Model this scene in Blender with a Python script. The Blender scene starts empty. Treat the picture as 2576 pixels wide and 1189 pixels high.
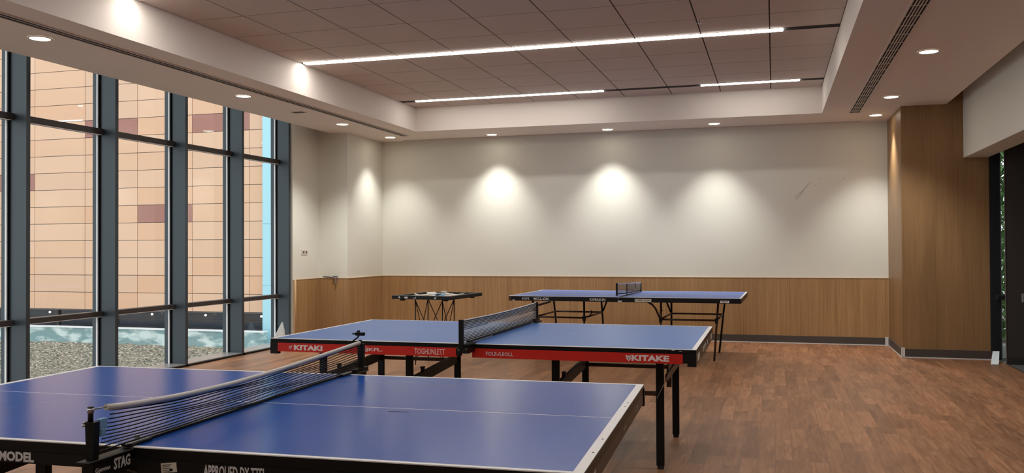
import bpy, math, random
from mathutils import Vector, Matrix
random.seed(7)
scene = bpy.context.scene
COL = scene.collection
PI = math.pi

# ------------------------------------------------------------------ materials
def lin(c):
    out = []
    for v in c:
        v /= 255.0
        out.append(v/12.92 if v <= 0.04045 else ((v+0.055)/1.055)**2.4)
    return tuple(out) + (1.0,)

def new_mat(name):
    m = bpy.data.materials.new(name); m.use_nodes = True
    nt = m.node_tree
    return m, nt, nt.nodes['Principled BSDF']

def plain(name, rgb, rough=0.5, metal=0.0, noise=0.06, scale=6.0, coat=0.0, bump=0.0, spec=None):
    """procedural paint / plastic / metal: base colour with a slight tonal mottling"""
    m, nt, b = new_mat(name)
    N, Lk = nt.nodes, nt.links
    tc = N.new('ShaderNodeTexCoord'); nz = N.new('ShaderNodeTexNoise')
    nz.inputs['Scale'].default_value = scale; nz.inputs['Detail'].default_value = 3
    Lk.new(tc.outputs['Object'], nz.inputs['Vector'])
    mx = N.new('ShaderNodeMix'); mx.data_type = 'RGBA'
    c = lin(rgb)
    mx.inputs[6].default_value = tuple(v*(1-noise) for v in c[:3])+(1,)
    mx.inputs[7].default_value = tuple(min(1, v*(1+noise)) for v in c[:3])+(1,)
    Lk.new(nz.outputs['Fac'], mx.inputs[0]); Lk.new(mx.outputs[2], b.inputs['Base Color'])
    b.inputs['Roughness'].default_value = rough; b.inputs['Metallic'].default_value = metal
    b.inputs['Coat Weight'].default_value = coat
    if spec is not None: b.inputs['Specular IOR Level'].default_value = spec
    if bump:
        bp = N.new('ShaderNodeBump'); bp.inputs['Strength'].default_value = bump
        n2 = N.new('ShaderNodeTexNoise'); n2.inputs['Scale'].default_value = 60
        Lk.new(tc.outputs['Object'], n2.inputs['Vector'])
        Lk.new(n2.outputs['Fac'], bp.inputs['Height']); Lk.new(bp.outputs['Normal'], b.inputs['Normal'])
    return m

def emit(name, rgb, strength):
    m, nt, b = new_mat(name)
    b.inputs['Base Color'].default_value = (0.8, 0.8, 0.8, 1)
    b.inputs['Emission Color'].default_value = lin(rgb)
    b.inputs['Emission Strength'].default_value = strength
    return m

def wood_panel(name, c1, c2, c3, seam=0.60, rough=0.45, blotch=0.0):
    """vertical-grain veneer, seams every `seam` metres along x/y"""
    m, nt, b = new_mat(name); N, Lk = nt.nodes, nt.links
    tc = N.new('ShaderNodeTexCoord')
    mp = N.new('ShaderNodeMapping'); mp.inputs['Scale'].default_value = (26, 26, 0.7)
    Lk.new(tc.outputs['Object'], mp.inputs['Vector'])
    g = N.new('ShaderNodeTexNoise'); g.inputs['Scale'].default_value = 1.6; g.inputs['Detail'].default_value = 6
    g.inputs['Roughness'].default_value = 0.62; g.inputs['Distortion'].default_value = 0.5
    Lk.new(mp.outputs['Vector'], g.inputs['Vector'])
    mp2 = N.new('ShaderNodeMapping'); mp2.inputs['Scale'].default_value = (3.2, 3.2, 0.25)
    Lk.new(tc.outputs['Object'], mp2.inputs['Vector'])
    g2 = N.new('ShaderNodeTexNoise'); g2.inputs['Scale'].default_value = 1.3; g2.inputs['Detail'].default_value = 2
    Lk.new(mp2.outputs['Vector'], g2.inputs['Vector'])
    r = N.new('ShaderNodeValToRGB')
    r.color_ramp.elements[0].position = 0.30; r.color_ramp.elements[0].color = lin(c1)
    r.color_ramp.elements[1].position = 0.72; r.color_ramp.elements[1].color = lin(c3)
    e = r.color_ramp.elements.new(0.5); e.color = lin(c2)
    Lk.new(g.outputs['Fac'], r.inputs['Fac'])
    mx = N.new('ShaderNodeMix'); mx.data_type = 'RGBA'; mx.blend_type = 'MULTIPLY'; mx.inputs[0].default_value = 1
    r2 = N.new('ShaderNodeValToRGB')
    r2.color_ramp.elements[0].position = 0.35; r2.color_ramp.elements[0].color = (0.86, 0.84, 0.82, 1)
    r2.color_ramp.elements[1].position = 0.65; r2.color_ramp.elements[1].color = (1, 1, 1, 1)
    Lk.new(g2.outputs['Fac'], r2.inputs['Fac'])
    Lk.new(r.outputs['Color'], mx.inputs[6]); Lk.new(r2.outputs['Color'], mx.inputs[7])
    last = mx.outputs[2]
    # seam lines
    sp = N.new('ShaderNodeSeparateXYZ'); Lk.new(tc.outputs['Object'], sp.inputs[0])
    ad = N.new('ShaderNodeMath'); ad.operation = 'ADD'
    Lk.new(sp.outputs['X'], ad.inputs[0]); Lk.new(sp.outputs['Y'], ad.inputs[1])
    md = N.new('ShaderNodeMath'); md.operation = 'PINGPONG'; md.inputs[1].default_value = seam/2
    Lk.new(ad.outputs[0], md.inputs[0])
    lt = N.new('ShaderNodeMath'); lt.operation = 'LESS_THAN'; lt.inputs[1].default_value = 0.0022
    Lk.new(md.outputs[0], lt.inputs[0])
    m2 = N.new('ShaderNodeMath'); m2.operation = 'MULTIPLY'; m2.inputs[1].default_value = 0.45
    Lk.new(lt.outputs[0], m2.inputs[0])
    dk = N.new('ShaderNodeMix'); dk.data_type = 'RGBA'
    Lk.new(m2.outputs[0], dk.inputs[0]); Lk.new(last, dk.inputs[6]); dk.inputs[7].default_value = lin((60, 40, 25))
    last = dk.outputs[2]
    if blotch:
        v = N.new('ShaderNodeTexVoronoi'); v.inputs['Scale'].default_value = 1.0
        mp3 = N.new('ShaderNodeMapping'); mp3.inputs['Scale'].default_value = (9, 9, 1.1)
        Lk.new(tc.outputs['Object'], mp3.inputs['Vector']); Lk.new(mp3.outputs['Vector'], v.inputs['Vector'])
        sc_ = N.new('ShaderNodeSeparateColor'); Lk.new(v.outputs['Color'], sc_.inputs[0])
        mr = N.new('ShaderNodeMapRange'); mr.inputs[3].default_value = 1-blotch; mr.inputs[4].default_value = 1+blotch
        Lk.new(sc_.outputs[0], mr.inputs[0])
        vm = N.new('ShaderNodeVectorMath'); vm.operation = 'SCALE'
        Lk.new(last, vm.inputs[0]); Lk.new(mr.outputs[0], vm.inputs['Scale']); last = vm.outputs[0]
    Lk.new(last, b.inputs['Base Color'])
    b.inputs['Roughness'].default_value = rough
    return m

def parquet(name):
    """strip parquet running towards the back wall (y), short staggered blocks"""
    m, nt, b = new_mat(name); N, Lk = nt.nodes, nt.links
    tc = N.new('ShaderNodeTexCoord')
    mp = N.new('ShaderNodeMapping'); mp.inputs['Rotation'].default_value = (0, 0, PI/2)
    Lk.new(tc.outputs['Object'], mp.inputs['Vector'])
    br = N.new('ShaderNodeTexBrick'); br.offset = 0.37; br.offset_frequency = 2; br.squash = 1
    br.inputs['Scale'].default_value = 1.0
    br.inputs['Brick Width'].default_value = 0.62; br.inputs['Row Height'].default_value = 0.105
    br.inputs['Mortar Size'].default_value = 0.0014; br.inputs['Mortar Smooth'].default_value = 0.2
    br.inputs['Color1'].default_value = (0, 0, 0, 1); br.inputs['Color2'].default_value = (1, 1, 1, 1)
    br.inputs['Mortar'].default_value = (0.1, 0.1, 0.1, 1)
    Lk.new(mp.outputs['Vector'], br.inputs['Vector'])
    # grain, shifted per block
    mp2 = N.new('ShaderNodeMapping'); mp2.inputs['Scale'].default_value = (20, 1.9, 1)
    Lk.new(tc.outputs['Object'], mp2.inputs['Vector'])
    va = N.new('ShaderNodeVectorMath'); va.operation = 'MULTIPLY_ADD'
    va.inputs[1].default_value = (9, 7, 5)
    Lk.new(br.outputs['Color'], va.inputs[0]); Lk.new(mp2.outputs['Vector'], va.inputs[2])
    g = N.new('ShaderNodeTexNoise'); g.inputs['Scale'].default_value = 1.5; g.inputs['Detail'].default_value = 7
    g.inputs['Roughness'].default_value = 0.6; g.inputs['Distortion'].default_value = 0.9
    Lk.new(va.outputs[0], g.inputs['Vector'])
    r = N.new('ShaderNodeValToRGB')
    els = r.color_ramp.elements
    els[0].position = 0.28; els[0].color = lin((118, 80, 54)); els[1].position = 0.76; els[1].color = lin((176, 130, 95))
    e = els.new(0.5); e.color = lin((147, 103, 73))
    Lk.new(g.outputs['Fac'], r.inputs['Fac'])
    tone = N.new('ShaderNodeMapRange'); tone.inputs[3].default_value = 0.66; tone.inputs[4].default_value = 1.05
    bw = N.new('ShaderNodeSeparateColor'); Lk.new(br.outputs['Color'], bw.inputs[0]); Lk.new(bw.outputs[0], tone.inputs[0])
    vm = N.new('ShaderNodeVectorMath'); vm.operation = 'SCALE'
    Lk.new(r.outputs['Color'], vm.inputs[0]); Lk.new(tone.outputs[0], vm.inputs['Scale'])
    mo = N.new('ShaderNodeMix'); mo.data_type = 'RGBA'
    f = N.new('ShaderNodeMath'); f.operation = 'MULTIPLY'; f.inputs[1].default_value = 0.35
    Lk.new(br.outputs['Fac'], f.inputs[0]); Lk.new(f.outputs[0], mo.inputs[0])
    Lk.new(vm.outputs[0], mo.inputs[6]); mo.inputs[7].default_value = lin((70, 45, 30))
    Lk.new(mo.outputs[2], b.inputs['Base Color'])
    rr = N.new('ShaderNodeMapRange'); rr.inputs[3].default_value = 0.34; rr.inputs[4].default_value = 0.5
    Lk.new(g.outputs['Fac'], rr.inputs[0]); Lk.new(rr.outputs[0], b.inputs['Roughness'])
    bp = N.new('ShaderNodeBump'); bp.inputs['Strength'].default_value = 0.06; bp.inputs['Distance'].default_value = 0.01
    Lk.new(g.outputs['Fac'], bp.inputs['Height']); Lk.new(bp.outputs['Normal'], b.inputs['Normal'])
    return m

def glass(name, tint=(0.97, 0.985, 0.98)):
    m = bpy.data.materials.new(name); m.use_nodes = True; nt = m.node_tree
    N, Lk = nt.nodes, nt.links; N.clear()
    out = N.new('ShaderNodeOutputMaterial'); tr = N.new('ShaderNodeBsdfTransparent'); gl = N.new('ShaderNodeBsdfGlossy')
    tr.inputs['Color'].default_value = tint + (1,)
    gl.inputs['Roughness'].default_value = 0.0
    lw = N.new('ShaderNodeLayerWeight'); lw.inputs['Blend'].default_value = 0.5
    pw = N.new('ShaderNodeMath'); pw.operation = 'POWER'; pw.inputs[1].default_value = 5
    fr = N.new('ShaderNodeMapRange'); fr.inputs[3].default_value = 0.035; fr.inputs[4].default_value = 0.55
    Lk.new(lw.outputs['Facing'], pw.inputs[0]); Lk.new(pw.outputs[0], fr.inputs[0])
    mx = N.new('ShaderNodeMixShader')
    Lk.new(fr.outputs[0], mx.inputs[0]); Lk.new(tr.outputs[0], mx.inputs[1]); Lk.new(gl.outputs[0], mx.inputs[2])
    Lk.new(mx.outputs[0], out.inputs['Surface'])
    return m

def mural_mat(name, split):
    """printed panorama: cloudy teal sky above a dense pale city, split at height z=split (object coords)"""
    m, nt, b = new_mat(name); N, Lk = nt.nodes, nt.links
    tc = N.new('ShaderNodeTexCoord')
    # sky
    mp = N.new('ShaderNodeMapping'); mp.inputs['Scale'].default_value = (0.9, 1, 2.6)
    Lk.new(tc.outputs['Object'], mp.inputs['Vector'])
    n = N.new('ShaderNodeTexNoise'); n.inputs['Scale'].default_value = 1.3; n.inputs['Detail'].default_value = 6
    Lk.new(mp.outputs['Vector'], n.inputs['Vector'])
    r = N.new('ShaderNodeValToRGB'); r.color_ramp.elements[0].position = 0.47; r.color_ramp.elements[0].color = lin((120, 150, 152))
    r.color_ramp.elements[1].position = 0.57; r.color_ramp.elements[1].color = lin((196, 212, 210))
    Lk.new(n.outputs['Fac'], r.inputs['Fac'])
    # city blocks
    mp2 = N.new('ShaderNodeMapping'); mp2.inputs['Scale'].default_value = (9, 1, 34)
    mp2.inputs['Rotation'].default_value = (0, 0.12, 0)
    Lk.new(tc.outputs['Object'], mp2.inputs['Vector'])
    v = N.new('ShaderNodeTexVoronoi'); v.inputs['Scale'].default_value = 1.7
    Lk.new(mp2.outputs['Vector'], v.inputs['Vector'])
    sc_ = N.new('ShaderNodeSeparateColor'); Lk.new(v.outputs['Color'], sc_.inputs[0])
    cr = N.new('ShaderNodeValToRGB'); e = cr.color_ramp.elements
    cr.color_ramp.interpolation = 'CONSTANT'
    e[0].position = 0; e[0].color = lin((78, 80, 70)); e[1].position = 0.9; e[1].color = lin((205, 196, 178))
    for p, c in ((0.16, (120, 118, 106)), (0.32, (140, 134, 120)), (0.55, (160, 150, 134)), (0.75, (178, 166, 148)), (0.86, (100, 108, 84))):
        k = e.new(p); k.color = lin(c)
    Lk.new(sc_.outputs[0], cr.inputs['Fac'])
    n3 = N.new('ShaderNodeTexNoise'); n3.inputs['Scale'].default_value = 2.5; n3.inputs['Detail'].default_value = 8
    n3.inputs['Roughness'].default_value = 0.8; Lk.new(mp2.outputs['Vector'], n3.inputs['Vector'])
    ov = N.new('ShaderNodeMix'); ov.data_type = 'RGBA'; ov.blend_type = 'OVERLAY'; ov.inputs[0].default_value = 0.7
    Lk.new(cr.outputs['Color'], ov.inputs[6]); Lk.new(n3.outputs['Fac'], ov.inputs[7])
    # wavy skyline
    sp = N.new('ShaderNodeSeparateXYZ'); Lk.new(tc.outputs['Object'], sp.inputs[0])
    n2 = N.new('ShaderNodeTexNoise'); n2.inputs['Scale'].default_value = 2.2; n2.inputs['Detail'].default_value = 8
    mpx = N.new('ShaderNodeMapping'); mpx.inputs['Scale'].default_value = (1, 0, 0)
    Lk.new(tc.outputs['Object'], mpx.inputs['Vector']); Lk.new(mpx.outputs['Vector'], n2.inputs['Vector'])
    ma = N.new('ShaderNodeMath'); ma.operation = 'MULTIPLY_ADD'; ma.inputs[1].default_value = 0.22; ma.inputs[2].default_value = split-0.11
    Lk.new(n2.outputs['Fac'], ma.inputs[0])
    lt = N.new('ShaderNodeMath'); lt.operation = 'LESS_THAN'
    Lk.new(sp.outputs['Z'], lt.inputs[0]); Lk.new(ma.outputs[0], lt.inputs[1])
    mx = N.new('ShaderNodeMix'); mx.data_type = 'RGBA'
    Lk.new(lt.outputs[0], mx.inputs[0]); Lk.new(r.outputs['Color'], mx.inputs[6]); Lk.new(ov.outputs[2], mx.inputs[7])
    Lk.new(mx.outputs[2], b.inputs['Base Color']); b.inputs['Roughness'].default_value = 0.6
    return m

M = {}
M['wall'] = plain('cream wall paint', (222, 223, 214), 0.75, noise=0.015, scale=1.2, bump=0.02)
M['soffit'] = plain('off white ceiling paint', (226, 218, 210), 0.8, noise=0.01, scale=1.5)
M['tile'] = plain('mineral ceiling tile', (200, 189, 181), 0.9, noise=0.03, scale=3)
M['dark_gap'] = plain('dark joint', (38, 34, 32), 0.9)
M['veneer'] = wood_panel('oak veneer wainscot', (154, 119, 79), (168, 132, 90), (182, 147, 103), seam=0.62)
M['veneer_column'] = wood_panel('oak veneer pillar', (138, 106, 70), (148, 115, 78), (158, 125, 87), seam=40.0, blotch=0.06)
M['edge_wood'] = plain('pale wood edging', (196, 164, 124), 0.5)
M['skirting'] = plain('charcoal skirting vinyl', (74, 68, 64), 0.5)
M['caulk'] = plain('white sealant', (205, 205, 205), 0.6)
M['parquet'] = parquet('oak strip parquet')
M['grey_floor'] = plain('grey corridor vinyl', (92, 94, 94), 0.5, scale=3)
M['fin'] = plain('slate blue curtain wall metal', (60, 70, 77), 0.38, metal=0.25, noise=0.03)
M['rail'] = plain('dark bronze rail metal', (66, 62, 62), 0.4, metal=0.2)
M['alu'] = plain('bright aluminium gasket', (238, 240, 244), 0.45, metal=0.0)
M['sill'] = plain('grey sill metal', (150, 150, 150), 0.35, metal=0.3)
M['glass'] = glass('clear window glass')
M['black'] = plain('black painted steel', (9, 9, 10), 0.5, noise=0.1, spec=0.3)
M['black_gloss'] = plain('black lacquered edge', (9, 9, 11), 0.4, noise=0.1, spec=0.3)
M['brown_steel'] = plain('red brown painted steel', (66, 38, 26), 0.4)
M['brown_end'] = plain('dark brown end rail', (56, 46, 42), 0.4)
M['red'] = plain('red sponsor board', (196, 30, 16), 0.45, noise=0.04)
M['steel'] = plain('bare steel', (170, 170, 172), 0.3, metal=0.8)
M['white'] = plain('white paint', (225, 225, 225), 0.5, noise=0.02)
M['letter'] = plain('pale grey lettering', (205, 203, 205), 0.5, noise=0.02)
M['letter_pink'] = plain('faded white lettering', (228, 212, 212), 0.5, noise=0.02)
M['sticker'] = plain('paper sticker', (205, 200, 185), 0.6)
M['net_grey'] = plain('grey tube sleeve', (196, 194, 190), 0.5)
M['net_black'] = plain('black net cord', (18, 18, 20), 0.7)
M['mesh_far'] = plain('grey net mesh', (150, 142, 134), 0.8)
def top_mat(name, rgb, rough, sp):
    m = plain(name, rgb, rough, noise=0.05, scale=2.5, spec=sp)
    return m
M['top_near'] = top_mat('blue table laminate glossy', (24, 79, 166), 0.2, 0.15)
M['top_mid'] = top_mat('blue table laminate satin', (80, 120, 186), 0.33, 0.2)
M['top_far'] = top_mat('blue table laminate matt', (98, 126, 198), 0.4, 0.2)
M['lamp'] = emit('downlight diffuser', (255, 240, 215), 14)
M['led'] = emit('led strip diffuser', (255, 248, 240), 20)
M['bulb'] = emit('reflection bulb glow', (255, 235, 205), 3)  # glow of the balls that imitate reflections outside
M['trim_white'] = plain('white lamp trim', (214, 206, 198), 0.5)
M['cyan'] = plain('pale cyan cladding', (166, 214, 226), 0.45, scale=0.7, noise=0.04)
M['grey_clad'] = plain('facade frame grey', (92, 88, 86), 0.6)
M['dark_glass'] = plain('dark storefront glass', (58, 66, 76), 0.25, noise=0.35, scale=1.4)
M['cap'] = plain('white coping', (226, 232, 234), 0.6)
M['ground'] = plain('terrace paving', (150, 146, 138), 0.8)
M['dark_panel'] = plain('charcoal wall panel', (62, 58, 56), 0.6, noise=0.05)
M['dark_jamb'] = plain('black window jamb', (32, 36, 42), 0.4)
M['leaf'] = plain('green leaves', (92, 132, 74), 0.6, noise=0.4, scale=5)
M['bark'] = plain('bark', (90, 74, 60), 0.9)
M['film'] = plain('pale blue protective film', (222, 236, 242), 0.35)
M['paper'] = plain('white paper', (228, 226, 220), 0.6)
M['card_blue'] = plain('light blue card', (120, 170, 215), 0.6)
M['ply'] = plain('pale plywood', (216, 204, 186), 0.5)
M['orange'] = [plain('terracotta panel %s' % n, c, 0.55, noise=0.03, scale=0.8) for n, c in
               (('warm', (214, 173, 142)), ('peach', (217, 178, 149)), ('sand', (212, 174, 146)), ('amber', (214, 170, 138)))]
M['mauve'] = plain('mauve panel', (158, 108, 96), 0.55, noise=0.05)

# ------------------------------------------------------------------ mesh helpers
class MB:
    def __init__(s): s.v = []; s.f = []; s.mi = []; s.sm = []
    def face(s, pts, mi=0, smooth=False):
        b = len(s.v); s.v += [tuple(p) for p in pts]; s.f.append(tuple(range(b, b+len(pts)))); s.mi.append(mi); s.sm.append(smooth)
    def box(s, x0, x1, y0, y1, z0, z1, mi=0, T=None, bev=0.0):
        if bev:
            s.bevbox(x0, x1, y0, y1, z0, z1, bev, mi, T); return
        P = [(x, y, z) for z in (z0, z1) for y in (y0, y1) for x in (x0, x1)]
        if T: P = [tuple(T @ Vector(p)) for p in P]
        b = len(s.v); s.v += P
        for q in ((0, 2, 3, 1), (4, 5, 7, 6), (0, 1, 5, 4), (2, 6, 7, 3), (0, 4, 6, 2), (1, 3, 7, 5)):
            s.f.append(tuple(b+i for i in q)); s.mi.append(mi); s.sm.append(False)
    def bevbox(s, x0, x1, y0, y1, z0, z1, r, mi=0, T=None):
        """box with its vertical edges and top/bottom rims chamfered"""
        def ring(z, i):
            a, b_, c, d = x0+i, x1-i, y0+i, y1-i
            k = r if i == 0 else r*0.3
            return [(a+k, c, z), (b_-k, c, z), (b_, c+k, z), (b_, d-k, z), (b_-k, d, z), (a+k, d, z), (a, d-k, z), (a, c+k, z)]
        R = [ring(z0, r*0.7), ring(z0+r*0.7, 0), ring(z1-r*0.7, 0), ring(z1, r*0.7)]
        s.loft([[Vector(p) for p in q] for q in R], mi, T)
    def loft(s, rings, mi=0, T=None, smooth=False, caps=True):
        b = len(s.v); n = len(rings[0])
        for r in rings:
            for p in r:
                p = Vector(p)
                if T: p = T @ p
                s.v.append(tuple(p))
        for i in range(len(rings)-1):
            for j in range(n):
                k = (j+1) % n
                s.f.append((b+i*n+j, b+i*n+k, b+(i+1)*n+k, b+(i+1)*n+j)); s.mi.append(mi); s.sm.append(smooth)
        if caps:
            s.f.append(tuple(b+j for j in reversed(range(n)))); s.mi.append(mi); s.sm.append(False)
            s.f.append(tuple(b+(len(rings)-1)*n+j for j in range(n))); s.mi.append(mi); s.sm.append(False)
    def tube(s, pts, r, n=8, mi=0, smooth=True, T=None, flat=1.0):
        pts = [Vector(p) for p in pts]; rings = []
        for i, p in enumerate(pts):
            d = (pts[min(i+1, len(pts)-1)]-pts[max(i-1, 0)]).normalized()
            a = Vector((0, 0, 1)) if abs(d.z) < 0.9 else Vector((1, 0, 0))
            u = d.cross(a).normalized(); w = u.cross(d).normalized()
            rr = r[i] if isinstance(r, (list, tuple)) else r
            rings.append([p+(u*math.cos(2*PI*k/n)+w*math.sin(2*PI*k/n)*flat)*rr for k in range(n)])
        s.loft(rings, mi, T, smooth)
    def bar(s, a, b, w, h, mi=0, T=None):
        """rectangular bar from a to b, w sideways, h upwards"""
        a, b = Vector(a), Vector(b); d = (b-a).normalized()
        up = Vector((0, 0, 1)) if abs(d.z) < 0.9 else Vector((0, 1, 0))
        u = d.cross(up).normalized()*w/2; v = u.cross(d).normalized()*h/2
        s.loft([[p+u+v, p-u+v, p-u-v, p+u-v] for p in (a, b)], mi, T)
    def cyl(s, c, r, z0, z1, n=24, mi=0, r2=None, smooth=True):
        r2 = r if r2 is None else r2
        s.loft([[Vector((c[0]+math.cos(2*PI*k/n)*q, c[1]+math.sin(2*PI*k/n)*q, z)) for k in range(n)] for z, q in ((z0, r), (z1, r2))], mi, None, smooth)
    def prism(s, poly, a, b, T=None, mi=0):
        """poly: list of (p,q); extruded: callable axis map"""
        s.loft([[a(p) for p in poly], [b(p) for p in poly]], mi, T)
    def ball(s, c, r, mi=0, n=10, m=6):
        c = Vector(c)
        rings = []
        for i in range(1, m):
            t = PI*i/m
            rings.append([c+Vector((math.cos(2*PI*k/n)*math.sin(t), math.sin(2*PI*k/n)*math.sin(t), -math.cos(t)))*r for k in range(n)])
        s.loft(rings, mi, None, True)
    def build(s, name, mats, parent=None, kind=None):
        me = bpy.data.meshes.new(name); me.from_pydata(s.v, [], s.f)
        mats = mats if isinstance(mats, (list, tuple)) else [mats]
        for m in mats: me.materials.append(m)
        for i, p in enumerate(me.polygons): p.material_index = min(s.mi[i], len(mats)-1); p.use_smooth = s.sm[i]
        me.validate(); me.update()
        o = bpy.data.objects.new(name, me); COL.objects.link(o)
        if parent: o.parent = parent
        if kind: o['kind'] = kind
        return o

def tag(o, label=None, cat=None, group=None, kind=None):
    if label: o['label'] = label
    if cat: o['category'] = cat
    if group: o['group'] = group
    if kind: o['kind'] = kind
    return o
def empty(name, loc=(0, 0, 0), rz=0.0, kind=None):
    o = bpy.data.objects.new(name, None); COL.objects.link(o); o.location = loc; o.rotation_euler = (0, 0, rz)
    o.empty_display_size = 0.1
    if kind: o['kind'] = kind
    return o
def box(name, m, *b, parent=None, kind=None):
    q = MB(); q.box(*b); return q.build(name, m, parent, kind)

def text_mesh(name, s, mat, x0, x1, z0, z1, y, parent, bold=0.02, thick=0.0012, plane='front', tilt=0.0, shear=0.0):
    """flat lettering fitted to a rectangle. 'front': faces -y at y, spanning x0..x1;
       'side': faces +x at x=y, spanning y = x0..x1"""
    cu = bpy.data.curves.new(name, 'FONT'); cu.body = s; cu.offset = bold; cu.extrude = 0.0; cu.resolution_u = 2
    cu.shear = shear
    t = bpy.data.objects.new(name+'_tmp', cu); COL.objects.link(t)
    bpy.context.view_layer.update()
    me = bpy.data.meshes.new_from_object(t.evaluated_get(bpy.context.evaluated_depsgraph_get()))
    bpy.data.objects.remove(t); bpy.data.curves.remove(cu)
    xs = [v.co.x for v in me.vertices]; ys = [v.co.y for v in me.vertices]
    a, b, c, d = min(xs), max(xs), min(ys), max(ys)
    vs = []
    for v in me.vertices:
        p = x0+(v.co.x-a)/(b-a)*(x1-x0); q = z0+(v.co.y-c)/(d-c)*(z1-z0)+tilt*(p-x0)
        vs.append((p, q))
    faces = [tuple(p.vertices) for p in me.polygons]
    n = len(vs)
    if plane == 'front': V = [(p, y, q) for p, q in vs]+[(p, y-thick, q) for p, q in vs]
    else: V = [(y, p, q) for p, q in vs]+[(y+thick, p, q) for p, q in vs]
    from collections import Counter
    ec = Counter(); F = []
    for f in faces:
        for i in range(len(f)):
            e = (f[i], f[(i+1) % len(f)]); ec[tuple(sorted(e))] += 1
        F.append(tuple(n+i for i in f)); F.append(tuple(reversed(f)))
    for f in faces:
        for i in range(len(f)):
            e = (f[i], f[(i+1) % len(f)])
            if ec[tuple(sorted(e))] == 1: F.append((e[0], e[1], n+e[1], n+e[0]))
    m2 = bpy.data.meshes.new(name); m2.from_pydata(V, [], F); m2.materials.append(mat); m2.update()
    bpy.data.meshes.remove(me)
    o = bpy.data.objects.new(name, m2); COL.objects.link(o); o.parent = parent
    return o

# ------------------------------------------------------------------ room constants (metres)
ZS, ZC = 3.033, 3.373          # soffit underside, coffer ceiling
YB = 12.83                     # back wall
XL, XG, XI = -5.97, -6.668, -6.46
YP = 11.514                    # front of wood pillar
XA, XB2, YBB = -4.96, 0.603, 11.80
Y0 = -3.0

# floor & shell
box('floor', M['parquet'], -6.75, 2.519, Y0, YB+0.1, -0.12, 0.0, kind='structure')
box('floor', M['grey_floor'], 2.519, 6.0, Y0, 13.2, -0.12, -0.002, kind='structure')
box('trim_1', M['skirting'], 2.505, 2.535, Y0, 11.128, -0.001, 0.004, kind='structure')

wb = MB(); wb.box(-6.75, 1.484, YB, YB+0.15, 0.0, 3.6); wall_back = wb.build('wall_back', M['wall'], kind='structure')
wn = MB(); wn.box(XL+0.012, 1.484, YB-0.012, YB, 0.0, 0.905); wn.build('wainscot', M['veneer'], wall_back)['label'] = 'oak wainscot panelling'
wn = MB(); wn.box(XL+0.012, 1.484, YB-0.016, YB, 0.905, 0.911); wn.build('wainscot_cap', M['edge_wood'], wall_back)
# scuffs on the plaster
sc = MB()
def stroke(pts, w):
    for (a, b) in zip(pts, pts[1:]):
        dx, dz = b[0]-a[0], b[1]-a[1]; l = math.hypot(dx, dz); nx, nz = -dz/l*w/2, dx/l*w/2
        sc.box(0, l, YB-0.0012, YB-0.0002, -w/2, w/2, 0, Matrix.Translation((a[0], 0, a[1])) @ Matrix.Rotation(-math.atan2(dz, dx), 4, 'Y'))
stroke([(0.29, 2.005), (0.35, 2.06), (0.43, 2.15), (0.49, 2.228)], 0.004)
stroke([(0.285, 2.03), (0.36, 2.09), (0.41, 2.135)], 0.003)
stroke([(0.30, 1.985), (0.355, 2.04), (0.40, 2.11)], 0.0025)
stroke([(0.415, 2.165), (0.46, 2.20)], 0.003)
stroke([(0.53, 2.188), (0.575, 2.186)], 0.004)
stroke([(0.62, 2.272), (0.65, 2.274)], 0.003)
stroke([(0.69, 2.28), (0.697, 2.283)], 0.006)
stroke([(0.915, 2.255), (0.935, 2.285)], 0.005)
sc.build('scuff_mark', plain('rubbed grey scuff', (150, 134, 116), 0.8), wall_back)['label'] = 'thin grey scratch marks'
box('baseboard_back', M['skirting'], -5.95, 1.43, YB-0.028, YB-0.012, 0.012, 0.105, kind='structure')
b2 = MB(); b2.box(-5.95, 1.45, YB-0.032, YB-0.012, 0.0, 0.012); b2.box(1.43, 1.47, YB-0.036, YB-0.012, 0.0, 0.112)
b2.build('trim_2', M['caulk'], kind='structure')

wl = MB(); wl.box(-6.75, XL, 11.62, YB, 0, 3.6); wl.box(-6.75, -6.43, 10.872, 11.62, 0, 3.6)
wall_left = wl.build('wall_left', M['wall'], kind='structure')
wn = MB(); wn.box(XL, XL+0.012, 11.608, YB, 0, 0.905); wn.box(-6.43, XL, 11.608, 11.62, 0, 0.905); wn.box(-6.43, -6.418, 10.905, 11.608, 0, 0.905)
wn.build('wainscot', M['veneer'], wall_left)['label'] = 'oak wainscot panelling'
wn = MB(); wn.box(XL, XL+0.016, 11.604, YB-0.016, 0.905, 0.911); wn.box(-6.43, XL, 11.604, 11.62, 0.905, 0.911); wn.box(-6.43, -6.414, 10.872, 11.604, 0.905, 0.911)
wn.box(-6.43, -6.412, 10.872, 10.905, 0, 0.905)
wn.tube([(-6.415, 10.92, 0), (-6.415, 10.92, 0.905)], 0.012, 8)
wn.build('wainscot_cap', M['edge_wood'], wall_left)

# wood clad pillar at right
pm = MB(); pm.box(1.484, 2.435, YP, 13.2, 0, 3.6)
pil = pm.build('wall_right', M['veneer_column'], kind='structure')
b2 = MB(); b2.box(1.47, 1.484, YP-0.016, YB-0.035, 0.012, 0.105); b2.box(1.47, 2.445, YP-0.016, YP, 0.012, 0.105)
b2.build('baseboard_right', M['skirting'], kind='structure')
b2 = MB(); b2.box(1.462, 2.445, YP-0.022, YP, 0.0, 0.012); b2.box(1.464, 1.505, YP-0.024, YP, 0.012, 0.118); b2.box(1.466, 1.484, YP, YB-0.035, 0.0, 0.012)
b2.build('trim_3', M['caulk'], kind='structure')

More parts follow.
